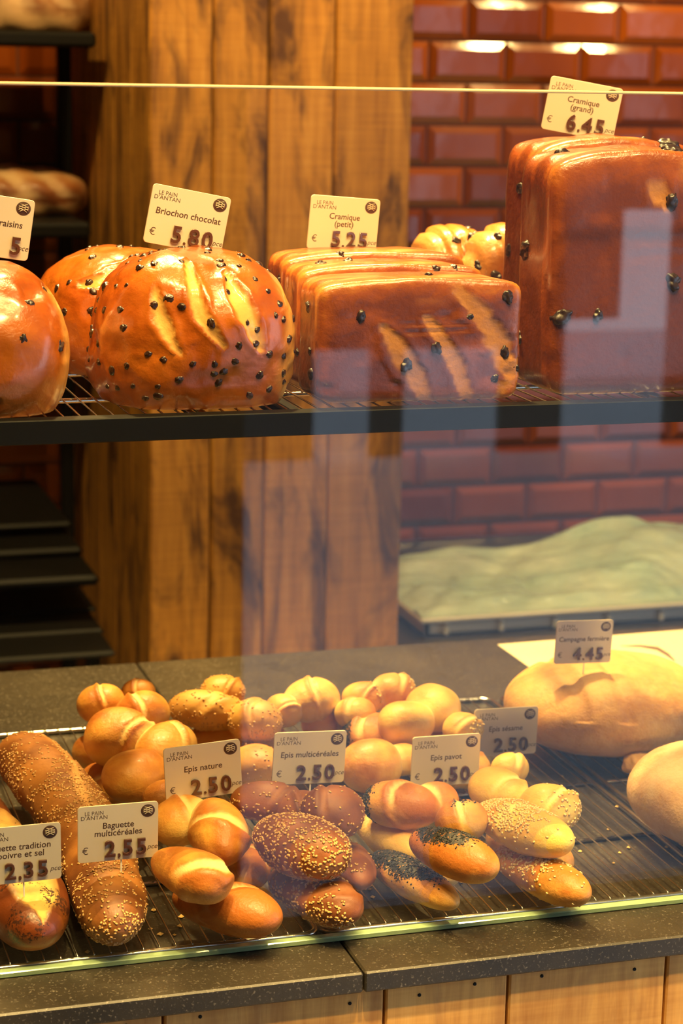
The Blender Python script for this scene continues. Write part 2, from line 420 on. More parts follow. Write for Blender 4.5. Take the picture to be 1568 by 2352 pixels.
wire_rack(xa-.395, xa, ry0, ry1, RK, 'chrome wire rack under the baguettes and plain braided rolls', 'wire racks on the counter', bars)
wire_rack(xb, xc, ry0, ry1, RK, 'chrome wire rack under the dark multigrain, poppy and sesame rolls', 'wire racks on the counter', bars)
xd = xc+.012
wire_rack(xd, xd+.395, ry0, ry1, RK, 'chrome wire rack under the two big floury round loaves', 'wire racks on the counter', bars)

# ------------------------------------------------------------------ upper shelf
sh = empty('display_shelf', (.8, SHELF_Y, SHELF-.021)); tag(sh, 'black open metal display shelf holding brioches and raisin loaves behind glass', 'shelf')
m = MB(); m.bbox((XL, SHELF_Y, SHELF-.0195), (XR, SHELF_Y+.016, SHELF), .0008); m.build('front_bar', M['black_metal'], sh)
m = MB(); m.bbox((XL, SHELF_Y+SHELF_D, SHELF-.0195), (XR, SHELF_Y+SHELF_D+.016, SHELF), .0008); m.build('rear_bar', M['black_metal'], sh)
for x in (-.2, xb-.004, 1.62):
    m = MB(); m.bbox((x-.008, SHELF_Y+.016, SHELF-.0195), (x+.008, SHELF_Y+SHELF_D, SHELF-.0085), .0008); m.build('side_arm', M['black_metal'], sh)
for x in (-.48, 2.28):
    m = MB(); m.bbox((x-.01, SHELF_Y+SHELF_D-.01, DECK), (x+.01, SHELF_Y+SHELF_D+.03, SHELF-.0195), .001); m.build('support_post', M['black_metal'], sh)
ST = SHELF+.0045
for i, (x0, x1, lab) in enumerate(((-.44, -.03, 'wire rack on the upper shelf at its cut off end'), (-.02, .385, 'wire rack on the upper shelf under the chocolate brioches'), (.395, .80, 'wire rack on the upper shelf under the small raisin loaves'), (.81, 1.21, 'wire rack on the upper shelf under the tall raisin loaves'))):
    if i == 0: continue
    wire_rack(x0, x1, SHELF_Y+.018, SHELF_Y+SHELF_D-.002, SHELF-.0082, lab, 'wire racks on the upper shelf', [SHELF_Y+.125, SHELF_Y+.27], r=.0028)

# ------------------------------------------------------------------ bread geometry
def sphere_grid(n):
    "cube-sphere with 6 n*n faces"
    vs = []; fs = []; key = {}
    def vid(p):
        k = tuple(np.round(p, 6))
        if k not in key: key[k] = len(vs); vs.append(p)
        return key[k]
    t = np.tan(np.linspace(-math.pi/4, math.pi/4, n+1))
    for ax in range(3):
        for s in (-1, 1):
            ids = np.zeros((n+1, n+1), int)
            for i in range(n+1):
                for j in range(n+1):
                    p = np.zeros(3); p[ax] = s; p[(ax+1) % 3] = t[i]; p[(ax+2) % 3] = t[j]; ids[i, j] = vid(p)
            for i in range(n):
                for j in range(n):
                    q = (ids[i, j], ids[i+1, j], ids[i+1, j+1], ids[i, j+1]); fs.append(q if s > 0 else q[::-1])
    return np.array(vs), fs
SPH = {n: sphere_grid(n) for n in (10, 14, 22, 44)}

def rotz(a): c, s = math.cos(a), math.sin(a); return np.array([[c, -s, 0], [s, c, 0], [0, 0, 1]])
def frame_of(axis, up=(0, 0, 1)):
    a = np.asarray(axis, float); a /= np.linalg.norm(a); u = np.asarray(up, float); u = u-a*np.dot(a, u); u /= np.linalg.norm(u)
    return np.array([a, np.cross(u, a), u]).T

def seg_dist(p, a, b):
    "distance in a 2D parameter plane to a segment, and the position along it"
    ab = b-a; t = np.clip(((p-a)@ab)/(ab@ab), 0, 1); return np.linalg.norm(p-(a+t[:, None]*ab), axis=1), t

def seeds_on(mb, pts, nrm, size, rnd, jitter=.3):
    "little flattened seeds lying on the surface"
    base = np.array([(1, 0, 0), (.45, .62, .1), (-.55, .55, 0), (-1, 0, 0), (-.55, -.55, 0), (.45, -.62, .1), (0, 0, .55), (0, 0, -.5)])
    fs = [(0, 1, 6), (1, 2, 6), (2, 3, 6), (3, 4, 6), (4, 5, 6), (5, 0, 6), (1, 0, 7), (2, 1, 7), (3, 2, 7), (4, 3, 7), (5, 4, 7), (0, 5, 7)]
    for p, n in zip(pts, nrm):
        t = rnd.normal(size=3); t -= n*(t@n); t /= np.linalg.norm(t)+1e-9
        n2 = n+.35*rnd.normal(size=3)*jitter; n2 /= np.linalg.norm(n2); t -= n2*(t@n2); t /= np.linalg.norm(t)
        R_ = np.array([t, np.cross(n2, t), n2]).T; s = size*(1+.3*(rnd.rand()-.5))
        mb.add((R_@(base*s).T).T+p+n*s*.12, fs, smooth=True)

def mesh_normals(v, f):
    n = np.zeros_like(v); q = np.array([x[:4] for x in f if len(x) == 4])
    fn = np.cross(v[q[:, 2]]-v[q[:, 0]], v[q[:, 3]]-v[q[:, 1]])
    for k in range(4): np.add.at(n, q[:, k], fn)
    return n/(np.linalg.norm(n, axis=1)[:, None]+1e-12), q, np.linalg.norm(fn, axis=1)/2

def scatter(v, f, rnd, n, mask):
    "random points on quads, density weighted by a vertex mask"
    vn, q, ar = mesh_normals(v, f); w = ar*np.maximum(mask[q].mean(1), 0); w = w/w.sum()
    k = rnd.choice(len(q), n, p=w); a = rnd.rand(n, 1); b = rnd.rand(n, 1)
    def lerp(x): return (x[q[k, 0]]*(1-a)+x[q[k, 1]]*a)*(1-b)+(x[q[k, 3]]*(1-a)+x[q[k, 2]]*a)*b
    nn = lerp(vn); return lerp(v), nn/np.linalg.norm(nn, axis=1)[:, None]

class Lobe:
    "a plump tapering dough lobe lying between two points"
    def __init__(s, a, b, r, fat=0.0, flat=1.0, power=2.3):
        s.a, s.b = np.asarray(a, float), np.asarray(b, float); s.r = r; s.fat = fat; s.flat = flat; s.pw = power
        s.c = (s.a+s.b)/2; ax = s.b-s.a; s.L = max(np.linalg.norm(ax)/2, r*1.14); s.R = frame_of(ax)
    def prof(s, t): return np.clip(1-np.abs(t)**s.pw, 0, 1)**(1/2.0)*(1+s.fat*t)
    def local(s, p):
        q = (p-s.c)@s.R; t = q[:, 0]/s.L; rr = np.hypot(q[:, 1], q[:, 2]/s.flat)/s.r; return t, rr
    def dist(s, p):
        t, rr = s.local(p); return (rr - s.prof(np.clip(t, -1, 1)))*s.r + np.maximum(np.abs(t)-1, 0)*s.L
    def verts(s, d):
        # d unit directions, local x is the axis
        t = d[:, 0]; rad = np.hypot(d[:, 1], d[:, 2])+1e-9
        x = np.sign(t)*np.abs(t)**1.0; pr = s.prof(x)
        loc = np.stack([x*s.L, d[:, 1]/rad*pr*s.r, d[:, 2]/rad*pr*s.r*s.flat], 1)
        return s.c+loc@s.R.T, x

def lobes_px(rows, rest=None):
    "rows: (u0,v0,u1,v1, half width in px, height of the lobe axis over the rack, fat, flat)"
    out = []
    for q in rows:
        u0, v0, u1, v1, rp, h = q[:6]; fat = q[6] if len(q) > 6 else 0; flat = q[7] if len(q) > 7 else .9
        h0, h1 = h if isinstance(h, tuple) else (h, h)
        a = on_z(u0, v0, RT+h0); b = on_z(u1, v1, RT+h1); out.append(Lobe(a, b, rp/ppm((a+b)/2), fat, flat))
    return out

def braid(name, lobes, mat, label, cat='bread roll', group=None, seed=0, baked=.5, seam=1.0, seedspec=None, poppy=None, tones=None, band=.65):
    rnd = np.random.RandomState(seed); mb = MB(); D, FC = SPH[22]; V = []; Fc = []; n0 = 0; Cc = []; ids = []
    for i, lb in enumerate(lobes):
        d = D/np.linalg.norm(D, axis=1)[:, None]; v, x = lb.verts(d)
        cen = lb.c; nrm = v-cen; nrm /= np.linalg.norm(nrm, axis=1)[:, None]+1e-9
        v = v+nrm*(lb.r*.085*fbm(v*22+seed*3.1+i*5, 2))[:, None]
        lc = (v-cen)@lb.R; ph = np.arctan2(lc[:, 1], lc[:, 2]); bm = np.zeros(len(v)); be_ = np.zeros(len(v))
        if rnd.rand() < band:
            sg = rnd.choice([-1, 1]); t0 = .15+.4*(rnd.rand()-.5); wd = .09+.07*rnd.rand()
            q_ = (x-(t0+.42*np.sin(ph+sg*.9+.3*rnd.rand())+.06*fbm(v*50+seed, 2)))/wd
            bm = (1-sstep(.5, 1.0, np.abs(q_)))*sstep(-.2, .5, np.cos(ph-.2)); be_ = sstep(.8, 1.2, q_*sg)*(1-sstep(1.4, 3.4, q_*sg))
            v = v+nrm*(lb.r*(.075*be_-.06*bm))[:, None]
        v[:, 2] = np.maximum(v[:, 2], RT+.0006)
        dm = np.full(len(v), 1.0)
        for j, l2 in enumerate(lobes):
            if j != i: dm = np.minimum(dm, l2.dist(v))
        sm = (1-sstep(.0005, .0105, dm))*seam*(.55+.45*sstep(-.3, .4, fbm(v*60+seed, 2)))
        sm = np.maximum(sm, .9*bm*seam); hgt = (v[:, 2]-cen[2])/lb.r
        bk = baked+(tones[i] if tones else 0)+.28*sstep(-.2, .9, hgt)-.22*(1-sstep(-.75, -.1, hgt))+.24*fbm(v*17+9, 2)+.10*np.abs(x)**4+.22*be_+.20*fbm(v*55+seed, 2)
        po = np.zeros(len(v))
        if poppy:
            po = poppy(i, lb, v, x, hgt)
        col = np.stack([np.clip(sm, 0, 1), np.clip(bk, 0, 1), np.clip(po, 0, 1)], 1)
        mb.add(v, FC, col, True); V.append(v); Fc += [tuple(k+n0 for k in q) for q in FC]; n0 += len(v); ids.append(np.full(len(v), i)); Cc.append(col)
    base = np.mean([l.c for l in lobes], 0); base[2] = min(v[:, 2].min() for v in V)
    o = mb.build(name, mat, None, base); tag(o, label, cat, group)
    VV = np.concatenate(V); II = np.concatenate(ids)
    inside = np.zeros(len(VV))
    for i, l in enumerate(lobes): inside = np.maximum(inside, ((l.dist(VV) < -.0012) & (II != i)).astype(float))
    for spec in (seedspec or []):
        nm, sm_, n, size, which, fn = spec
        mk = np.zeros(len(VV))
        for i in which: mk[II == i] = 1
        mk *= (1-inside)*(VV[:, 2] > RT+.004)
        if fn is not None: mk *= fn(VV, lobes, II)
        p, nn = scatter(VV, Fc, rnd, n, mk); sb = MB(); seeds_on(sb, p, nn, size, rnd)
        so = sb.build(nm, M[sm_], o, base); so['kind'] = 'stuff'
    return o

exec_order = 1
# ------------------------------------------------------------------ braided rolls on the counter
GN, GM, GP, GS = 'plain braided rolls', 'multigrain braided rolls', 'poppy seed braided rolls', 'sesame braided rolls'
braid('braided_roll', lobes_px([(398, 2056, 648, 2116, 68, .028, .10, .85), (552, 2030, 590, 1960, 50, .024), (470, 2000, 560, 2040, 42, .020), (470, 1960, 540, 1930, 46, .022)]), M['nature'],
      'plain golden braided roll lying lowest at the front, its smooth end nearest the glass', group=GN, seed=1, baked=.74, seam=.9, tones=[.12, -.05, 0, 0])
braid('braided_roll', lobes_px([(358, 1970, 515, 2040, 63, .064, .18, .9), (482, 1862, 520, 1962, 66, .062, .02, .95), (368, 1900, 468, 1872, 62, .060), (330, 1842, 450, 1822, 46, .062), (250, 1800, 370, 1762, 66, .066, 0, .9)]), M['nature'],
      'plain golden braided roll stacked above the front one, behind the Epis nature tag', group=GN, seed=2, baked=.50, tones=[.14, .06, -.18, -.05, -.05])
braid('braided_roll', lobes_px([(205, 1690, 350, 1700, 72, .075, 0, .95), (335, 1745, 420, 1690, 62, .070), (280, 1650, 375, 1630, 56, .075), (198, 1622, 270, 1612, 50, .075), (285, 1592, 350, 1590, 36, .070)]), M['nature'],
      'plain golden braided roll on top at the back of its pile, farthest from the glass', group=GN, seed=3, baked=.36)
braid('braided_roll', lobes_px([(185, 1718, 250, 1740, 46, .028), (215, 1775, 270, 1830, 52, .028), (270, 1690, 350, 1680, 50, .028), (285, 1800, 380, 1815, 50, .028), (225, 1790, 320, 1760, 48, .028)]), M['nature'],
      'plain golden braided roll at the bottom of the pile, mostly hidden under two others', group=GN, seed=4, baked=.55)
def front_mask(VV, lobes, II): return sstep(-.25, .15, fbm(VV*42+3, 2))
def edge_mask(VV, lobes, II):
    r = np.zeros(len(VV))
    for i, l in enumerate(lobes):
        k = II == i; t, rr = l.local(VV[k]); h = (VV[k][:, 2]-l.c[2])/l.r
        r[k] = .25+1.0*(1-sstep(-.1, .35, h))+.9*sstep(.55, .9, np.abs(t))
    return r
braid('braided_roll', lobes_px([(628, 2012, 822, 2098, 64, .026, .05, .85), (800, 1950, 830, 2030, 44, .026), (690, 1990, 780, 1960, 52, .026)]), M['multi'],
      'dark multigrain braided roll lying lowest at the front', group=GM, seed=5, baked=.62, seam=.3,
      seedspec=[('sesame_seeds', 'grain_seed', 900, .0015, [0, 1], front_mask)])
braid('braided_roll', lobes_px([(588, 1915, 795, 1970, 78, .068, .08, .9), (715, 1870, 810, 1862, 66, .072), (528, 1836, 700, 1842, 50, .070), (640, 1870, 740, 1850, 50, .066)]), M['multi'],
      'dark multigrain braided roll on top at the front, thickly sprinkled with seeds', group=GM, seed=6, baked=.55, seam=.3,
      seedspec=[('sesame_seeds', 'grain_seed', 1300, .0016, [0], None), ('sesame_seeds', 'grain_seed', 520, .0015, [1, 2, 3], edge_mask)])
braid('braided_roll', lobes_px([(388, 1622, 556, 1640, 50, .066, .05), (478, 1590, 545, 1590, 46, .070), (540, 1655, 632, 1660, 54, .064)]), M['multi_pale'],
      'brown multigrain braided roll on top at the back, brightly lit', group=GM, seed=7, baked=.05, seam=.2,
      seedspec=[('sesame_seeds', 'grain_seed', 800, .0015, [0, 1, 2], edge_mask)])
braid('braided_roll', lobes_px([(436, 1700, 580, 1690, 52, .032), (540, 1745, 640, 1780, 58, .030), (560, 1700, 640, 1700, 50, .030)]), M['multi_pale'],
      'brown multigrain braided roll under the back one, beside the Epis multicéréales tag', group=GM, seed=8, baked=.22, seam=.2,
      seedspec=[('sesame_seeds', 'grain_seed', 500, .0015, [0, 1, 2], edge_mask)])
# poppy
def popA(i, lb, v, x, h):
    if i == 0: return sstep(-.05, .5, h+.35*fbm(v*40, 2)-x*.55+.1)
    if i == 1: return .9*(1-sstep(-.9, -.6, x))
    return 0*x
def popB(i, lb, v, x, h):
    if i == 0: return sstep(.35, .75, h-.25*x+.2*fbm(v*40, 2))*(1-sstep(.3, .9, x))
    if i == 2: return 1-sstep(-.75, -.45, x+.12*fbm(v*40, 2))
    if i == 1: return .8*sstep(.75, .95, h)
    return 0*x
def popC(i, lb, v, x, h):
    return (1-sstep(-.8, -.4, x+.15*fbm(v*40, 2))) if i in (1, 3, 4) else 0*x
def pmask(fn):
    def g(VV, lobes, II):
        r = np.zeros(len(VV))
        for i, l in enumerate(lobes):
            k = II == i; t, rr = l.local(VV[k]); r[k] = fn(i, l, VV[k], t, (VV[k][:, 2]-l.c[2])/l.r)
        return np.clip(r, 0, 1)**2
    return g
braid('braided_roll', lobes_px([(858, 1968, 1048, 2078, 47, .022, -.05, .9), (828, 1872, 960, 1965, 54, .026), (985, 1990, 1055, 2015, 36, .020), (950, 1940, 1010, 1960, 40, .020)]), M['poppy'],
      'pale braided roll with a poppy-seeded tip, lowest at the front', group=GP, seed=9, baked=.20, tones=[.1, -.2, -.25, 0], poppy=popA,
      seedspec=[('poppy_seeds', 'poppy_seed', 900, .0011, [0, 1], pmask(popA))])
braid('braided_roll', lobes_px([(950, 1925, 1136, 2000, 58, .060, .08, .9), (1010, 1890, 1110, 1880, 54, .062), (835, 1838, 1010, 1862, 60, .060), (960, 1850, 1040, 1830, 48, .060)]), M['poppy'],
      'browned poppy seed braided roll on top, in front of the Epis pavot tag', group=GP, seed=10, baked=.56, tones=[.16, .05, -.06, 0], poppy=popB,
      seedspec=[('poppy_seeds', 'poppy_seed', 700, .0011, [0, 2, 1], pmask(popB))])
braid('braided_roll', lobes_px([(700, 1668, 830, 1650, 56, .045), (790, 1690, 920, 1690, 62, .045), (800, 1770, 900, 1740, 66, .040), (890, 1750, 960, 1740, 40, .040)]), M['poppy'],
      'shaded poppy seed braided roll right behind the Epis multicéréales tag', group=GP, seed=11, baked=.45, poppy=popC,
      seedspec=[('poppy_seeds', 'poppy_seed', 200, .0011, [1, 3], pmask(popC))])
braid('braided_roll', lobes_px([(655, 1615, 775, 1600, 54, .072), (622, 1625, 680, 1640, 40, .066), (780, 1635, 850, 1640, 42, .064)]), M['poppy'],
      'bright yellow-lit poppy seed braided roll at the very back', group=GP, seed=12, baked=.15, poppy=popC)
# sesame
def ses_top(VV, lobes, II):
    r = np.zeros(len(VV))
    for i, l in enumerate(lobes):
        k = II == i; t, rr = l.local(VV[k]); h = (VV[k][:, 2]-l.c[2])/l.r
        r[k] = sstep(-.2, .4, h)*(1-sstep(.15, .55, t))
    return r+.02
def ses_edge(VV, lobes, II):
    r = np.zeros(len(VV))
    for i, l in enumerate(lobes):
        k = II == i; t, rr = l.local(VV[k]); r[k] = sstep(.3, .8, t)
    return r+.01
braid('braided_roll', lobes_px([(1140, 1960, 1352, 2062, 54, .024, .08, .9), (1225, 1960, 1310, 1990, 44, .024), (1130, 1930, 1200, 1920, 44, .024)]), M['sesame'],
      'sesame braided roll lying lowest at the front, its smooth tip nearest the glass', group=GS, seed=13, baked=.48, tones=[.1, -.1, 0],
      seedspec=[('sesame_seeds', 'sesame_seed', 520, .0016, [0], ses_top)])
braid('braided_roll', lobes_px([(1100, 1862, 1308, 1942, 58, .060, .06, .92), (1215, 1850, 1300, 1862, 62, .058), (1078, 1800, 1215, 1832, 56, .064), (1130, 1770, 1210, 1760, 40, .060)]), M['sesame'],
      'sesame braided roll on top at the front, below the Epis sésame tag', group=GS, seed=14, baked=.22, tones=[0, 0, -.15, 0],
      seedspec=[('sesame_seeds', 'sesame_seed', 900, .0016, [0], ses_top), ('sesame_seeds', 'sesame_seed', 120, .0018, [1], ses_edge)])
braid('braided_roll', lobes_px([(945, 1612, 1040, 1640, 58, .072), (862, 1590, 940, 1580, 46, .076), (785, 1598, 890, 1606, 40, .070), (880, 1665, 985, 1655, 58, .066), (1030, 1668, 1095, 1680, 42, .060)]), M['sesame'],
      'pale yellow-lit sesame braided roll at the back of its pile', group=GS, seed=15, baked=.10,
      seedspec=[('sesame_seeds', 'sesame_seed', 120, .0018, [1, 2, 4], ses_edge)])
braid('braided_roll', lobes_px([(1000, 1760, 1130, 1770, 50, .030), (950, 1720, 1060, 1715, 50, .030), (900, 1640, 1000, 1690, 46, .030)]), M['sesame'],
      'sesame braided roll hidden under the others, seen behind the Epis pavot tag', group=GS, seed=16, baked=.35)

# ------------------------------------------------------------------ baguettes
def tube_loaf(name, pts, rad, mat, label, cat, seed=0, flat=.8, baked=.5, n=96, m=44, slash=None, patch=None, seedspec=None, bump=.05):
    pts = np.asarray(pts, float); rad = np.asarray(rad, float); rnd = np.random.RandomState(seed)
    s = np.concatenate([[0], np.cumsum(np.linalg.norm(np.diff(pts, axis=0), axis=1))]); s /= s[-1]
    tt = (1-np.cos(np.linspace(0, math.pi, n)))/2
    def cr(y):   # smooth interpolation through the points
        return np.stack([np.interp(tt, s, y[:, k]) for k in range(y.shape[1])], 1)
    P = cr(pts); ker = np.ones(9)/9
    for k in range(3): P[:, k] = np.convolve(np.pad(P[:, k], 4, mode='edge'), ker, 'valid')
    P[0] = pts[0]; P[-1] = pts[-1]
    r = cr(rad[:, None])[:, 0]; endl = .12
    r = r*np.sqrt(np.clip(1-np.clip(1-np.minimum(tt, 1-tt)/endl, 0, 1)**2, 0, 1))+1e-5
    V = []; TT = []; AA = []
    for i in range(n):
        t = P[min(i+1, n-1)]-P[max(i-1, 0)]; t /= np.linalg.norm(t); a = np.cross(t, (0, 0, 1)); a /= np.linalg.norm(a); b = np.cross(a, t)
        w = np.linspace(0, 2*math.pi, m, endpoint=False)
        V.append(P[i]+r[i]*(np.cos(w)[:, None]*a+flat*np.sin(w)[:, None]*b)); TT.append(np.full(m, tt[i])); AA.append(w)
    V = np.concatenate(V); TT = np.concatenate(TT); AA = np.concatenate(AA); CC = np.repeat(P, m, 0); RR = np.repeat(r, m)
    nr = V-CC; nr /= np.linalg.norm(nr, axis=1)[:, None]+1e-9
    V = V+nr*(RR*bump*1.3*fbm(V*24+seed*7, 3))[:, None]
    sl = np.zeros(len(V))
    if slash:
        sl = slash(TT, AA); V = V-nr*(RR*.10*sl)[:, None]+nr*(RR*.08*sstep(.02, .4, sl)*(1-sstep(.4, .9, sl)))[:, None]
    V[:, 2] = np.maximum(V[:, 2], RT+.0004)
    up = np.sin(AA); bk = baked+.22*sstep(-.2, .8, up)-.2*(1-sstep(-.9, -.3, up))+.30*fbm(V*22+4, 3)
    pa = patch(TT, AA, V) if patch else np.zeros(len(V))
    fs = [(i*m+k, (i+1)*m+k, (i+1)*m+(k+1) % m, i*m+(k+1) % m) for i in range(n-1) for k in range(m)]
    mb = MB(); mb.add(V, fs, np.stack([sl, np.clip(bk, 0, 1), np.clip(pa, 0, 1)], 1), True)
    base = V.mean(0); base[2] = V[:, 2].min(); o = mb.build(name, mat, None, base); tag(o, label, cat)
    for nm, sm_, cnt, size, fn in (seedspec or []):
        p, nn = scatter(V, fs, rnd, cnt, np.maximum(fn(TT, AA, V), 0)*(V[:, 2] > RT+.003)); sb = MB(); seeds_on(sb, p, nn, size, rnd)
        so = sb.build(nm, M[sm_], o, base); so['kind'] = 'stuff'
    return o
def zp(u, v, h): return on_z(u, v, RT+h)
tube_loaf('baguette', [zp(30, 1712, .05), zp(95, 1775, .048), zp(160, 1850, .043), zp(212, 1930, .038), zp(240, 2020, .034), zp(272, 2142, .028)],
          [.030, .033, .034, .034, .032, .0285], M['multibag'], 'long brown multigrain baguette, seeded all along, second from the cut off side of the rack', 'baguette', 21, .86, .55,
          slash=lambda t, a: .8*(1-sstep(.05, .22, np.abs(a-1.95-.35*np.sin(t*9))))*sstep(.05, .1, t)*(1-sstep(.60, .68, t)),
          seedspec=[('sesame_seeds', 'grain_seed', 3200, .0015, lambda t, a, v: sstep(.0, .35, fbm(v*32, 2)+.10)+.6*sstep(.85, .97, t)+.12)])
def pslash(t, a):
    d = np.abs(a-1.72)/(.60*(1-sstep(.95, 1.0, t))+.10); return (1-sstep(.55, 1.0, d))*sstep(.60, .66, t)*(1-sstep(.990, .998, t)) + .7*(1-sstep(.4, 1, np.abs(a-1.6)/.28))*sstep(.06, .12, t)*(1-sstep(.42, .5, t))
tube_loaf('baguette', [zp(-190, 1660, .035), zp(-130, 1770, .034), zp(-78, 1880, .033), zp(4, 1990, .032), zp(98, 2150, .028)],
          [.030, .034, .035, .036, .0375], M['pepper'], 'short-ended rustic baguette with one pale slash and pepper specks, at the corner of the rack', 'baguette', 22, .82, .76, slash=pslash,
          patch=lambda t, a, v: .36+.42*sstep(-.3, .6, fbm(v*46, 2)))

# ------------------------------------------------------------------ big loaves
def blob(name, cen, half, mat, label, cat, group=None, seed=0, expo=2.4, yaw=0., zfloor=None, baked=.5, shape=None, paint=None, noise=.03, nfreq=14, res=44, cut=.0, tilt=(0, 0)):
    "a superellipsoid loaf standing on zfloor; cen is the centre, half the half sizes"
    D, FC = SPH[res]; d = D/np.linalg.norm(D, axis=1)[:, None]
    e = expo if hasattr(expo, '__len__') else (expo,)*3
    k = (np.abs(d[:, 0])**e[0]+np.abs(d[:, 1])**e[1]+np.abs(d[:, 2])**e[2])**(-1/np.mean(e))
    q = d*k[:, None]
    if shape is not None: q = shape(q)
    loc = q*np.asarray(half)
    nr = d/np.asarray(half); nr /= np.linalg.norm(nr, axis=1)[:, None]
    col = paint(q, d) if paint else np.zeros((len(q), 4))
    loc = loc+nr*(noise*min(half)*fbm(loc*nfreq+seed*4.7, 4))[:, None]+nr*(col[:, 3:4])
    R_ = rotz(yaw)@np.array(Euler((tilt[0], tilt[1], 0)).to_matrix())
    V = np.asarray(cen)+loc@R_.T
    if zfloor is not None: V[:, 2] = np.maximum(V[:, 2], zfloor)
    hh = q[:, 2]
    bk = baked+.1*fbm(loc*11+seed, 3)+(col[:, 1])
    mb = MB(); mb.add(V, FC, np.stack([np.clip(col[:, 0], 0, 1), np.clip(bk, 0, 1), np.clip(col[:, 2], 0, 1)], 1), True)
    base = np.array([cen[0], cen[1], V[:, 2].min()]); o = mb.build(name, mat, None, base); tag(o, label, cat, group)
    o['_'] = 0; del o['_']
    return o, V, FC, base

def ell_mesh(name, mat, s=(1, .85, .7), jag=.15, seed=0):
    D, FC = SPH[10]; d = D/np.linalg.norm(D, axis=1)[:, None]; v = d*np.asarray(s); v = v*(1+jag*fbm(d*2.2+seed, 2))[:, None]
    mb = MB(); mb.add(v, FC, None, True); o = mb.build(name, mat); me = o.data; bpy.data.objects.remove(o); return me
CHIP = [ell_mesh('chocolate_chip', M['choc'], (1, .85, .75), .18, k) for k in range(3)]
RAIS = [ell_mesh('raisin', M['raisin'], (1, .82, .75), .28, k) for k in range(3)]
def studs(parent, base, V, FC, n, r, meshes, name, seed, facing, mind, sink=.25, front=(-.25, -.85, .45)):
    rnd = np.random.RandomState(seed); mask = facing(V); p, nn = scatter(V, FC, rnd, n*14, mask+1e-9); got = []
    fr = np.asarray(front)/np.linalg.norm(front)
    for a, b in zip(p, nn):
        if len(got) >= n: break
        if b@fr < .05 or any(np.linalg.norm(a-g) < mind for g in got): continue
        got.append(a); o = bpy.data.objects.new(name, meshes[len(got) % len(meshes)]); C.objects.link(o); o.parent = parent
        s = r*(.7+.6*rnd.rand()); o.scale = (s, s, s); o.location = a-b*s*sink-base
        o.rotation_euler = Vector(b).to_track_quat('Z', 'Y').to_euler(); o.rotation_euler.rotate_axis('Z', rnd.rand()*6.28)

SZ = SHELF-.0012
def brioche_paint(slashes):
    def paint(q, d):
        col = np.zeros((len(q), 4)); h = q[:, 2]; col[:, 1] = .12*sstep(.3, 1, h)-.06
        p2 = np.stack([q[:, 0], q[:, 2]], 1); fr = (q[:, 1] < .35)
        for (x0, z0, x1, z1, w, bow) in slashes:
            a, b = np.array([x0, z0]), np.array([x1, z1]); pp = p2.copy()
            tt = np.clip(((p2-a)@(b-a))/((b-a)@(b-a)), 0, 1); pp[:, 0] += bow*np.sin(tt*math.pi)
            ds, t = seg_dist(pp, a, b); ww = w*(.25+.75*np.sin(math.pi*np.clip(t*.92+.04, 0, 1)))*(1+.25*vnoise(q*9))
            mk = (1-sstep(.65, 1.0, ds/ww))*fr; col[:, 0] = np.maximum(col[:, 0], mk)
            col[:, 3] += -.0022*mk+.0020*sstep(.9, 1.15, ds/ww)*(1-sstep(1.15, 1.9, ds/ww))*fr
        side = sstep(.70, .86, q[:, 0]+.10*vnoise(q*3))*sstep(-1, .1, .55-h)
        col[:, 0] = np.maximum(col[:, 0], .85*side); return col
    return paint
def dome(q):
    q = q.copy(); h = q[:, 2]; q[:, 0] *= 1-.10*sstep(.0, 1.0, h); return q
def place(u0, v0, u1, v1, y):
    "centre and half sizes on the plane at depth y of a pixel rectangle"
    a = on_y((u0+u1)/2, (v0+v1)/2, y); w = np.linalg.norm(on_y(u1, (v0+v1)/2, y)-on_y(u0, (v0+v1)/2, y))/2
    z1 = on_y((u0+u1)/2, v0, y)[2]; return a, w, z1
GB, GC, GT_ = 'chocolate chip brioches', 'small raisin tin loaves', 'tall raisin tin loaves'
def stand(u0, u1, vtop, y, depth):
    "loaf standing on the shelf: x extent and top from pixels at depth y"
    a, b = on_y(u0, 800, y), on_y(u1, 800, y); zt = on_y((u0+u1)/2, vtop, y)[2]
    return (a[0]+b[0])/2, (b[0]-a[0])/2, zt
# chocolate brioches
def choc(u0, u1, vt, y, depth, label, seed, n, slashes, yaw=0.0):
    x, hw, zt = stand(u0, u1, vt, y, depth); H = zt-SZ; hz = H*.60
    o, V, FC, base = blob('chocolate_brioche', (x, y, SZ+H-hz), (hw, depth/2, hz), M['brioche'], label, 'brioche', GB, seed, (3.0, 2.4, 2.6), yaw, SZ, .46, dome, brioche_paint(slashes), .055, 20)
    studs(o, base, V, FC, n, .0036, CHIP, 'chocolate_chip', seed, lambda v: (v[:, 2] > SZ+.012)*1.0*(v[:, 1] < y+depth*.25), .0085, .35)
choc(212, 650, 568, 1.700, .168, 'glossy chocolate chip brioche in front, with three pale slashes', 31, 84, [(-.52, .62, -.34, -.02, .085, .05), (-.16, .88, .10, .05, .085, .10), (.22, .80, .50, .0, .12, .02)])
choc(92, 480, 566, 1.880, .150, 'chocolate chip brioche standing behind the slashed front one', 32, 34, [(-.70, .55, .25, .90, .10, 0)], .1)
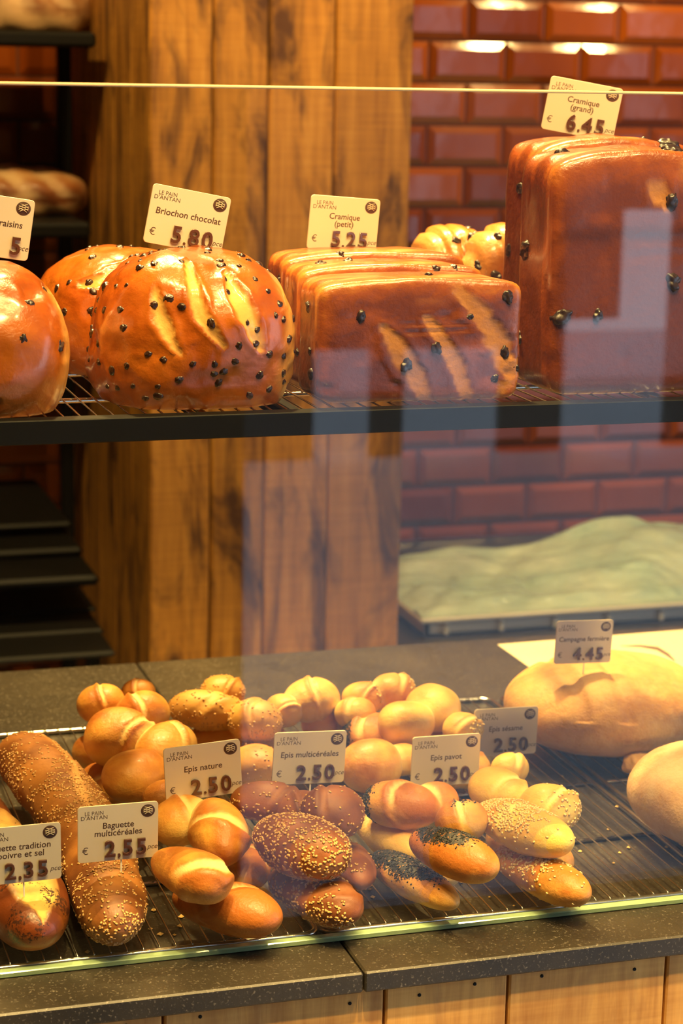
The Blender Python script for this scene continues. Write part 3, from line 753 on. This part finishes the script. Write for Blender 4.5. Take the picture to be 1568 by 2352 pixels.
# raisin brioche, cut off by the frame
x, hw, zt = stand(-250, 158, 603, 1.69, .165); H = zt-SZ; hz = H*.6
def rpaint(q, d):
    col = np.zeros((len(q), 4)); col[:, 0] = .85*sstep(.68, .86, q[:, 0]+.12*vnoise(q*3)); col[:, 1] = .08*sstep(.2, 1, q[:, 2]); col[:, 3] = -.004*sstep(.3, .8, vnoise(q*4.2)); return col
o, V, FC, base = blob('raisin_brioche', (x, 1.69, SZ+H-hz), (hw, .082, hz), M['brioche'], 'glossy round raisin brioche cut off by the edge of the view', 'brioche', None, 33, 2.35, 0, SZ, .5, dome, rpaint, .06, 13)
studs(o, base, V, FC, 12, .0065, RAIS, 'raisin', 5, lambda v: (v[:, 2] > SZ+.015)*1.0, .025, .55)
# raisin tin loaves
def tin_paint(slashes, top=.0):
    def paint(q, d):
        col = np.zeros((len(q), 4)); fr = (q[:, 1] < -.3)
        col[:, 1] = .25-.45*sstep(.55, .95, q[:, 2])+.20*vnoise(q*2.4)+.14*vnoise(q*6+3)
        col[:, 1] -= .22*sstep(.86, .99, np.maximum(np.abs(q[:, 0]), 0))*(q[:, 1] < -.5)
        p2 = np.stack([q[:, 0], q[:, 2]], 1)
        for (x0, z0, x1, z1, w, bow) in slashes:
            a, b = np.array([x0, z0]), np.array([x1, z1]); pp = p2.copy()
            tt = np.clip(((p2-a)@(b-a))/((b-a)@(b-a)), 0, 1); pp[:, 0] += bow*np.sin(tt*math.pi)
            ds, t = seg_dist(pp, a, b); ww = w*(.45+.55*np.sin(math.pi*np.clip(t*.9+.05, 0, 1)))*(1+.35*vnoise(q*7))
            mk = (1-sstep(.7, 1.05, ds/ww))*fr; col[:, 0] = np.maximum(col[:, 0], .85*mk)
            col[:, 3] += -.0008*mk+.0012*sstep(.95, 1.2, ds/ww)*(1-sstep(1.2, 1.9, ds/ww))*fr
        for zz in (.33, .20): col[:, 3] += -.0011*(1-sstep(.012, .035, np.abs(q[:, 2]-zz-.03*q[:, 0])))*fr*(1-sstep(.25, .4, np.abs(q[:, 0]-.12)))
        pit = sstep(.45, .75, vnoise(q*4.3+11))*(np.abs(q[:, 2]) < .9); col[:, 3] += -.0012*pit; col[:, 1] += .12*pit
        col[:, 0] = np.maximum(col[:, 0], .6*sstep(.35, .7, vnoise(q*3.1+5))*sstep(.6, .95, q[:, 2])); return col
    return paint
def tin_shape(q):
    q = q.copy(); top = sstep(.5, 1., q[:, 2]); q[:, 2] += top*(.07*(1-q[:, 0]**2)+.04*vnoise(q*2.2)); q[:, 0] *= 1+.03*vnoise(q*1.3+2); q[:, 1] *= 1+.05*vnoise(q*1.1+7)*(np.abs(q[:, 1]) > .6); return q
def tin(name, u0, u1, vt, y, depth, label, group, seed, n, slashes, expo=12, rs=.0062, yaw=0, baked=.60):
    # y is the front face
    a, b = on_y(u0, 800, y), on_y(u1, 800, y); zt = on_y((u0+u1)/2, vt, y+depth*.3)[2]; x = (a[0]+b[0])/2; hw = (b[0]-a[0])/2; hz = (zt-SZ)/2*.97
    o, V, FC, base = blob(name, (x, y+depth/2, SZ+hz), (hw, depth/2, hz), M['cramique'], label, 'loaf', group, seed, expo, yaw, SZ, baked, tin_shape, tin_paint(slashes), .035, 13)
    studs(o, base, V, FC, n, rs, RAIS, 'raisin', seed, lambda v: (v[:, 2] > SZ+.012)*1.0, .016, .45, front=(-.35, -.8, .45))
tin('raisin_loaf', 738, 1200, 638, 1.632, .070, 'small square raisin loaf in front, pale seams running down its face', GC, 41, 12,
    [(-.40, .30, .05, -1.0, .12, -.04), (.02, .45, .46, -.95, .10, -.05), (.35, .85, .86, -.55, .15, -.10), (.98, -.3, .75, -1, .08, 0)])
tin('raisin_loaf', 694, 1110, 606, 1.712, .066, 'small square raisin loaf in the middle, just behind the front one', GC, 42, 10, [(-.85, .7, -.8, -.8, .05, 0)])
tin('raisin_loaf', 655, 1066, 578, 1.786, .068, 'small square raisin loaf farthest back, its price tag standing in it', GC, 43, 8, [])
tin('tall_raisin_loaf', 1264, 1700, 350, 1.640, .085, 'tall square raisin loaf in front at the end of the shelf, big raisins showing', GT_, 44, 12,
    [(-.02, .80, .14, .62, .10, .0)], rs=.0090, baked=.74)
tin('tall_raisin_loaf', 1222, 1580, 322, 1.755, .085, 'tall square raisin loaf behind the other tall one, carrying a price tag', GT_, 45, 12, [(-.93, .5, -.9, -.5, .10, 0)], rs=.0085, baked=.70)
# loaves at the very back of the shelf
def rl(u0, u1, vt, y, depth, label, seed):
    x, hw, zt = stand(u0, u1, vt, y, depth); H = zt-SZ; hz = H*.6
    def pt(q, d):
        col = np.zeros((len(q), 4)); col[:, 0] = .8*sstep(.35, .75, -q[:, 0]+.25*vnoise(q*3))*(q[:, 2] > 0)
        col[:, 1] = -.2*sstep(.4, .9, q[:, 2])
        for k in range(4): col[:, 3] += -.004*(1-sstep(.03, .10, np.abs(q[:, 0]+.3*q[:, 2]-(-.7+.45*k))))
        return col
    o, V, FC, base = blob('round_raisin_loaf', (x, y, SZ+H-hz), (hw, depth/2, hz), M['cramique'], label, 'loaf', 'round raisin loaves at the back of the shelf', seed, 2.6, 0, SZ, .42, None, pt, .05, 14, 22)
    studs(o, base, V, FC, 5, .0065, RAIS, 'raisin', seed, lambda v: (v[:, 2] > SZ+.06)*1.0, .02, .4)
rl(935, 1120, 515, 2.02, .10, 'round raisin loaf at the back of the shelf, farther from the tall loaves', 46)
rl(1050, 1290, 508, 1.965, .09, 'round raisin loaf at the back of the shelf, half behind the tall loaves', 47)

# big round loaves on the counter
def boule(u0, u1, v0, v1, zc, label, mat, seed, depth, stripes):
    c = on_z((u0+u1)/2, (v0+v1)/2, RT+zc); s = ppm(c); hw = (u1-u0)/2/s
    def pt(q, d):
        col = np.zeros((len(q), 4)); col[:, 2] = .5+.5*vnoise(q*2.2); col[:, 1] = -.18+.22*vnoise(q*1.7+3)
        for k in range(stripes): col[:, 3] += -.003*(1-sstep(.02, .09, np.abs(q[:, 0]-.25*q[:, 1]-(-.5+.4*k))))*(q[:, 2] > .2)
        return col
    return blob('round_loaf', c, (hw, depth/2, zc), mat, label, 'loaf', 'big floury round loaves', seed, (2.05, 2.05, 2.1), .15, RT+.0004, .42, None, pt, .05, 12)
boule(1155, 1640, 1508, 1722, .050, 'big round loaf lying behind, a 4.45 price tag standing in it', M['country'], 51, .20, 2)
boule(1450, 1830, 1722, 1925, .045, 'paler floury round loaf nearer the glass, cut off by the view', M['floury'], 52, .17, 0)
# broken crust piece and crumbs
c = on_z(1462, 1752, RT+.012)
blob('bread_chunk', c, (.012, .011, .012), M['country'], 'small torn yellow bread chunk against the paler round loaf', 'bread', None, 53, 3, .5, RT, .05, None, None, .4, 60, 14)
rnd = np.random.RandomState(12); mb = MB(); D, FC = SPH[10]; D4 = [(1, 0, 0), (-1, 0, 0), (0, 1, 0), (0, -1, 0), (0, 0, 1), (0, 0, -1)]; F4 = [(0, 2, 4), (2, 1, 4), (1, 3, 4), (3, 0, 4), (2, 0, 5), (1, 2, 5), (3, 1, 5), (0, 3, 5)]
spots = [(28, 2235), (65, 2210), (201, 2186), (416, 2105), (414, 2126), (368, 2145), (400, 2147), (352, 2090), (345, 2133), (255, 2215), (1310, 1732), (1300, 1840), (1418, 1852), (1418, 1765), (1290, 1783), (1530, 1945), (855, 2060), (848, 2042), (1180, 2080), (1380, 2075), (1060, 2000), (620, 2100), (1332, 1955), (700, 2110)]
for (u, v) in spots+[(rnd.randint(300, 1500), rnd.randint(1800, 2120)) for _ in range(30)]:
    s = .0010+.0016*rnd.rand(); p = on_z(u, v, DECK+s*.6)
    if not (ry0 < p[1] < ry1): continue
    mb.add(np.array(D4)*s*(1+.5*rnd.rand(6, 1))*[1, 1, .6]+p, F4)
o = mb.build('bread_crumbs', M['crumb']); tag(o, 'loose bread crumbs scattered under the wire racks', 'crumbs', kind='stuff')

# ------------------------------------------------------------------ price tags
def text_mesh(body, size, align='CENTER', extrude=.0, bevel=.0, bold=.0, shear=0., space=1.0, sx=1.0):
    cu = bpy.data.curves.new('t', 'FONT'); cu.body = body; cu.size = size; cu.align_x = align; cu.align_y = 'CENTER'
    cu.extrude = extrude; cu.bevel_depth = bevel; cu.bevel_resolution = 1; cu.offset = bold; cu.shear = shear; cu.space_character = space; cu.resolution_u = 3
    o = bpy.data.objects.new('t', cu); C.objects.link(o); dg = bpy.context.evaluated_depsgraph_get()
    me = bpy.data.meshes.new_from_object(o.evaluated_get(dg)); bpy.data.objects.remove(o); bpy.data.curves.remove(cu)
    if sx != 1.0:
        for v in me.vertices: v.co.x *= sx
    return me
def tag_part(name, me, mat, root, loc):
    me.name = name; me.materials.clear(); me.materials.append(mat); o = bpy.data.objects.new(name, me); C.objects.link(o); o.parent = root; o.location = loc; return o
TW, TH = .0690, .0500
def card_mesh():
    mb = MB(); pts = []; r = .0032
    for cx, cy, a0 in ((TW/2-r, TH/2-r, 0), (-TW/2+r, TH/2-r, 90), (-TW/2+r, -TH/2+r, 180), (TW/2-r, -TH/2+r, 270)):
        for k in range(6): a = math.radians(a0+18*k); pts.append((cx+r*math.cos(a), cy+r*math.sin(a)))
    n = len(pts); v = [(x*.992, y*.992, .0006) for x, y in pts]+[(x, y, .0002) for x, y in pts]+[(x, y, -.0006) for x, y in pts]
    mb.add(v, [tuple(range(n)), tuple(range(2*n, 3*n))[::-1]]+[(n+k, n+(k+1) % n, (k+1) % n, k) for k in range(n)]+[(2*n+k, 2*n+(k+1) % n, n+(k+1) % n, n+k) for k in range(n)])
    o = mb.build('card', M['card']); me = o.data; bpy.data.objects.remove(o); return me
CARD = card_mesh()
def emblem_mesh():
    mb = MB(); R_ = .0058; n = 36
    v = [(R_*1.05*math.cos(2*math.pi*k/n), R_*.98*math.sin(2*math.pi*k/n), 0) for k in range(n)]+[(0, 0, .0006)]
    mb.add(v, [(k, (k+1) % n, n) for k in range(n)]); o = mb.build('emblem', M['ink']); me = o.data; bpy.data.objects.remove(o); return me
def emblem_lines():
    mb = MB()
    for s in (-1, 1):
        for k in (-1, 0, 1):
            pts = []
            for t in np.linspace(-1, 1, 9):
                x = t*.0040; y = .0009+k*.0019+s*t*.0016-.0006*t*t
                if (x/.0052)**2+((y-.0006)/.0044)**2 < 1: pts.append((x, y, .00075))
            if len(pts) > 2: mb.tube(pts, .00030, 5)
    o = mb.build('lattice', M['card_line']); me = o.data; bpy.data.objects.remove(o); return me
EMB, EML = emblem_mesh(), emblem_lines()
_txt = {}
def cached(key, fn):
    if key not in _txt: _txt[key] = fn()
    return _txt[key]
def price_tag(uc, vc, y, roll, lines, price, label, yaw=0., pitch=0., scale=1., pin=.03, unit='pce', raised=True, full=True, euro=True, brand=True, dots=()):
    c = on_y(uc, vc, y); root = empty('price_tag', c); root.scale = (scale,)*3
    root.rotation_euler = (Matrix.Rotation(yaw, 3, 'Z')@Matrix.Rotation(math.pi/2+pitch, 3, 'X')@Matrix.Rotation(-roll, 3, 'Z')).to_euler()
    tag(root, label, 'price tag', 'price tags in the bakery display')
    o = bpy.data.objects.new('card', CARD); C.objects.link(o); o.parent = root
    e = .00068
    tag_part('emblem', EMB, M['ink'], root, (TW/2-.0090, TH/2-.0078, e)); tag_part('emblem_lattice', EML, M['card_line'], root, (TW/2-.0090, TH/2-.0078, e))
    if brand:
        tag_part('brand_name', cached('b1', lambda: text_mesh('LE PAIN', .0050, bold=0, sx=.95)), M['ink'], root, (-TW/2+.0140, TH/2-.0066, e))
        tag_part('brand_name', cached('b2', lambda: text_mesh("D'ANTAN", .0050, bold=0, sx=1.05)), M['ink'], root, (-TW/2+.0140, TH/2-.0106, e))
    y0 = .0032 if len(lines) == 1 else .0066
    for k, (s, x) in enumerate(lines):
        tag_part('product_name', text_mesh(s, .0077, bold=.00010, shear=.06, sx=1.0), M['ink'], root, (x, y0-k*.0068, e))
    if euro: tag_part('currency_sign', cached('e', lambda: text_mesh('€', .0088, bold=-.00002)), M['ink'], root, (-TW/2+.0065, -TH/2+.0100, e))
    if unit: tag_part('unit_word', cached('u', lambda: text_mesh('pce', .0062, shear=.3)), M['ink'], root, (TW/2-.0052, -TH/2+.0098, e))
    for ch, x in price:
        if ch in '.,': tag_part('price_point', cached('d'+ch, lambda: text_mesh(ch, .0150, extrude=.0004, bold=.00025)), M['digit'], root, (x, -TH/2+.0086, e+.0004)); continue
        tag_part('price_digit', cached(ch, lambda: text_mesh(ch, .0200, extrude=.0008, bevel=.0003, bold=.00006, sx=1.0)), M['digit'], root, (x, -TH/2+.0105, e+.0012))
    mb = MB(); mb.tube([(0.003, -TH/2+.002, -.0012), (.003, -TH/2-pin, -.0012)], .0007, 6); o = mb.build('pin', M['pin']); o.parent = root
    return root
def P3(a, b, c, x0=0., pt='.'): return [(a, x0-.0072), (pt, x0+.0008), (b, x0+.0080), (c, x0+.0198)]
rad = math.radians
price_tag(45, 1962, 1.568, rad(-.5), [('Baguette tradition', -.002), ('poivre et sel', .001)], P3('2', '3', '5', -.001, ','), 'price tag reading 2,35 for the tradition baguette with pepper and salt', pin=.045, scale=.965)
price_tag(271, 1911, 1.580, rad(.3), [('Baguette', 0), ('multicéréales', 0)], P3('2', '5', '5', pt=','), 'price tag reading 2,55 in the multigrain baguette', pin=.035, scale=.965)
price_tag(466, 1770, 1.690, rad(-3.3), [('Epis nature', 0)], P3('2', '5', '0'), 'price tag reading 2.50 for the plain rolls (Epis nature), slightly turned', pin=.03)
price_tag(710, 1740, 1.735, rad(2.6), [('Epis multicéréales', 0)], P3('2', '5', '0'), 'price tag reading 2.50 for the Epis multicéréales', pin=.03)
price_tag(1023, 1746, 1.765, rad(1.0), [('Epis pavot', 0)], P3('2', '5', '0'), 'price tag reading 2.50 for the poppy rolls (Epis pavot)', pin=.03)
price_tag(1160, 1680, 1.860, rad(1.2), [('Epis sésame', 0)], P3('2', '5', '0'), 'price tag reading 2.50 for the sesame rolls (Epis sésame)', pin=.03, euro=False)
price_tag(1340, 1474, 1.90, rad(2.2), [('Campagne fermière', 0)], P3('4', '4', '5'), 'price tag reading 4.45 in the big round loaf', pin=.03, scale=.92)
price_tag(430, 505, 1.735, rad(10.8), [('Briochon chocolat', 0)], P3('5', '8', '0'), 'price tag reading 5.80 in the chocolate brioches', pin=.012)
price_tag(789, 515, 1.850, rad(4.6), [('Cramique', 0), ('(petit)', 0)], P3('5', '2', '5'), 'price tag reading 5.25 for the small raisin loaves', pin=.012, yaw=rad(4))
price_tag(1336, 250, 1.840, rad(9.5), [('Cramique', 0), ('(grand)', 0)], P3('6', '4', '5'), 'price tag reading 6.45, turned sideways on the tall raisin loaf', pin=.014, yaw=rad(-22))
price_tag(-24, 517, 1.715, rad(8.5), [('raisins', .017)], [('5', .0260-.003)], 'price tag with the word raisins, cut off by the view', pin=.02)

# ------------------------------------------------------------------ background: bread rack, crate, paper
br = empty('bakery_rack', (.35, 3.75, FLOOR)); tag(br, 'dark metal bakery rack with loaves behind the counter, beside the plank pillar', 'rack')
RY = 3.62
def shelfpx(u1, v0, v1, y, depth, mat='black_metal_dark', nm='shelf_board'):
    a = on_y(0, v0, y); b = on_y(u1, v0, y); z1 = on_y(u1/2, v0, y)[2]; z0_ = on_y(u1/2, v1, y)[2]
    mb = MB(); mb.bbox((-.55, y, z0_), (b[0], y+depth, z1), .006); mb.build(nm, M[mat], br); return z1
s1 = shelfpx(222, 72, 108, RY, .45); s2 = shelfpx(210, 512, 548, RY, .45)
for (u1, v0, v1, y) in ((165, 1203, 1217, 3.60), (190, 1262, 1284, 3.50), (228, 1328, 1352, 3.36), (222, 1402, 1412, 3.44), (240, 1452, 1470, 3.32), (266, 1504, 1518, 3.20)):
    shelfpx(u1, v0, v1, y, .40, nm='baking_tray')
for u in (146, -260):
    p = on_y(u, 300, RY+.30); mb = MB(); mb.bbox((p[0]-.012, RY+.28, FLOOR), (p[0]+.012, RY+.31, CEIL-.25), .003); mb.build('upright', M['black_metal_dark'], br)
    mb = MB(); mb.bbox((p[0]-.012, RY+.02, FLOOR), (p[0]+.012, RY+.05, on_y(60, 1500, RY)[2]), .003); mb.build('upright', M['black_metal_dark'], br)
def rack_loaf(u0, u1, v0, zt, y, label, seed, depth, floury):
    a, b = on_y(u0, v0, y), on_y(u1, v0, y); z1 = on_y((u0+u1)/2, v0, y)[2]; H = z1-zt; hz = H*.62
    def pt(q, d):
        col = np.zeros((len(q), 4)); col[:, 2] = floury+.5*vnoise(q*2.3); col[:, 1] = .35-.5*sstep(-.1, .8, q[:, 2])
        for k in range(4):
            mk = 1-sstep(.06, .13, np.abs(q[:, 0]+.35*q[:, 2]-(-.55+.42*k))); col[:, 0] = np.maximum(col[:, 0], .5*mk*(q[:, 2] > .0)); col[:, 3] += -.004*mk
        return col
    blob('dark_loaf', ((a[0]+b[0])/2, y+.06, z1-hz), ((b[0]-a[0])/2, depth/2, hz), M['dark_loaf'], label, 'loaf', 'loaves on the rack behind the counter', seed, 2.7, 0, zt, .45, None, pt, .05, 10, 22)
rack_loaf(-260, 218, -70, s1, 3.80, 'large floury loaf on the upper shelf of the dark rack', 61, .24, .75)
rack_loaf(-190, 208, 385, s2, 3.80, 'dark slashed loaf on the middle shelf of the dark rack', 62, .24, .4)

TB = on_y(1000, 1462, 3.44)[2]
bt = empty('back_table', (1.9, 3.5, FLOOR)); tag(bt, 'dark work table against the tiled wall, carrying the crate', 'table')
mb = MB(); xt0 = xs[4]+.006; mb.bbox((xt0, 3.36, TB-.035), (3.2, WALL-.013, TB), .003); mb.build('table_top', M['stone'], bt)
for x in (xt0+.05, 3.15):
    for y in (3.42, WALL-.08):
        mb = MB(); mb.bbox((x-.025, y-.025, FLOOR), (x+.025, y+.025, TB-.035), .003); mb.build('leg', M['black_metal_dark'], bt)
# crate
def plastic():
    t = NT('white_crate_plastic'); t.pset(Base_Color=(.66, .62, .50, 1), Roughness=.4); return t.m
M['crate'] = plastic(); M['crate_dark'] = plain('crate_slot', (.30, .30, .26), .6)
cy0, cy1 = 3.44, 3.84
fl = on_y(975, 1450, cy0); cx0 = fl[0]; cx1 = cx0+.95; ct0 = on_y(975, 1418, cy0)[2]
cz = TB
cr_ = empty('plastic_crate', ((cx0+cx1)/2, (cy0+cy1)/2, cz)); tag(cr_, 'shallow white plastic crate on the table by the brown tiled wall', 'crate')
mb = MB(); hC = ct0-cz; skew = .0
for a, b in (((cx0, cy0, cz), (cx1, cy0+.012, ct0-.008)), ((cx0, cy1-.012, cz), (cx1, cy1, ct0-.008)), ((cx0, cy0, cz), (cx0+.012, cy1, ct0-.008)), ((cx1-.012, cy0, cz), (cx1, cy1, ct0-.008)), ((cx0, cy0, cz), (cx1, cy1, cz+.008))):
    mb.bbox(a, b, .002)
mb.build('body', M['crate'], cr_)
mb = MB(); e = .012
for a, b in (((cx0-e, cy0-e, ct0-.010), (cx1+e, cy0+.01, ct0)), ((cx0-e, cy1-.01, ct0-.010), (cx1+e, cy1+e, ct0)), ((cx0-e, cy0, ct0-.010), (cx0+.01, cy1, ct0)), ((cx1-.01, cy0, ct0-.010), (cx1+e, cy1, ct0))):
    mb.bbox(a, b, .003)
mb.build('rim', M['crate'], cr_)
for k in range(9):
    x = cx0+.04+k*.108; mb = MB(); mb.bbox((x-.004, cy0-.008, cz+.004), (x+.004, cy0+.002, ct0-.010), .001); mb.build('rib', M['crate'], cr_)
# plastic bag over the crate
def bagm():
    t = NT('pale_green_bag_film'); v = t.coord('Object'); n = t.noise(v, 6, 3)
    t.link(t.ramp(n, [(.35, (.40, .56, .45)), (.7, (.60, .70, .56))]), t.b.inputs['Base Color']); t.pset(Roughness=.16, Alpha=.93); t.b.inputs['Coat Weight'].default_value = .4
    t.bump(t.noise(t.coord('Object', (6, 14, 10)), 3, 4, .6, 1.5), .6, .02); return t.m
M['bag'] = bagm()
nx, ny = 110, 60; X_, Y_ = np.meshgrid(np.linspace(cx0-.008, cx1+.008, nx), np.linspace(cy0-.008, cy1+.01, ny), indexing='ij')
P_ = np.stack([X_.ravel(), Y_.ravel(), np.zeros(nx*ny)], 1); s_ = (P_[:, 0]-cx0)/(cx1-cx0); t_ = (P_[:, 1]-cy0)/(cy1-cy0)
hh = .008+.008*sstep(.0, .8, t_)+.046*np.exp(-((s_-.57)/.15)**2)*sstep(.05, .8, t_)+.03*np.exp(-((s_-.85)/.16)**2)*sstep(.05, .6, t_)
hh *= sstep(-.03, .10, np.minimum(np.minimum(s_, 1-s_)*1.6, np.minimum(t_, 1.04-t_)))
hh += (.008*fbm(P_*[7, 12, 1], 3)+.016*np.abs(vnoise(P_*[11, 17, 1]+.8*fbm(P_*6, 2)[:, None])))*sstep(.0, .1, t_)
P_[:, 2] = ct0+.0012+np.maximum(hh, 0)
mb = MB(); top = P_; bot = P_-[0, 0, .0008]; fs = [(i*ny+j, (i+1)*ny+j, (i+1)*ny+j+1, i*ny+j+1) for i in range(nx-1) for j in range(ny-1)]
mb.add(np.concatenate([top, bot]), fs+[tuple(k+nx*ny for k in q[::-1]) for q in fs], None, True)
o = mb.build('plastic_bag', M['bag']); tag(o, 'crumpled pale green plastic sheet spread over the white crate', 'plastic bag')
# paper
M['paper'] = plain('cream_paper', (.74, .62, .42), .6); M['paper_print'] = plain('dark_paper_print', (.16, .10, .06), .6)
pa = empty('paper_sheet', (0, 0, 0)); corners = [on_z(1142, 1480, DECK+.001), on_z(1700, 1436, DECK+.001), on_z(1700, 1560, DECK+.001), on_z(1235, 1546, DECK+.001)]
pa.location = np.mean(corners, 0); tag(pa, 'cream paper sheet lying on the counter behind the big round loaf', 'paper')
mb = MB(); cc = np.array(corners); cc[:, 1] = np.minimum(cc[:, 1], REAR-.002); mb.add(np.concatenate([cc, cc-[0, 0, .0008]]), [(3, 2, 1, 0), (4, 5, 6, 7), (0, 1, 5, 4), (1, 2, 6, 5), (2, 3, 7, 6), (3, 0, 4, 7)])
mb.build('sheet', M['paper'], pa)
mb = MB(); up_ = [on_z(u, v, DECK+.0014) for u, v in ((1425, 1483), (1470, 1481), (1510, 1485), (1535, 1500), (1550, 1517))]; lo_ = [on_z(u, v, DECK+.0014) for u, v in ((1425, 1484), (1470, 1486), (1508, 1493), (1530, 1506), (1549, 1519))]
mb.add(np.concatenate([up_, lo_]), [(5+k, 6+k, 1+k, k) for k in range(4)]); mb.build('printed_arc', M['paper_print'], pa)
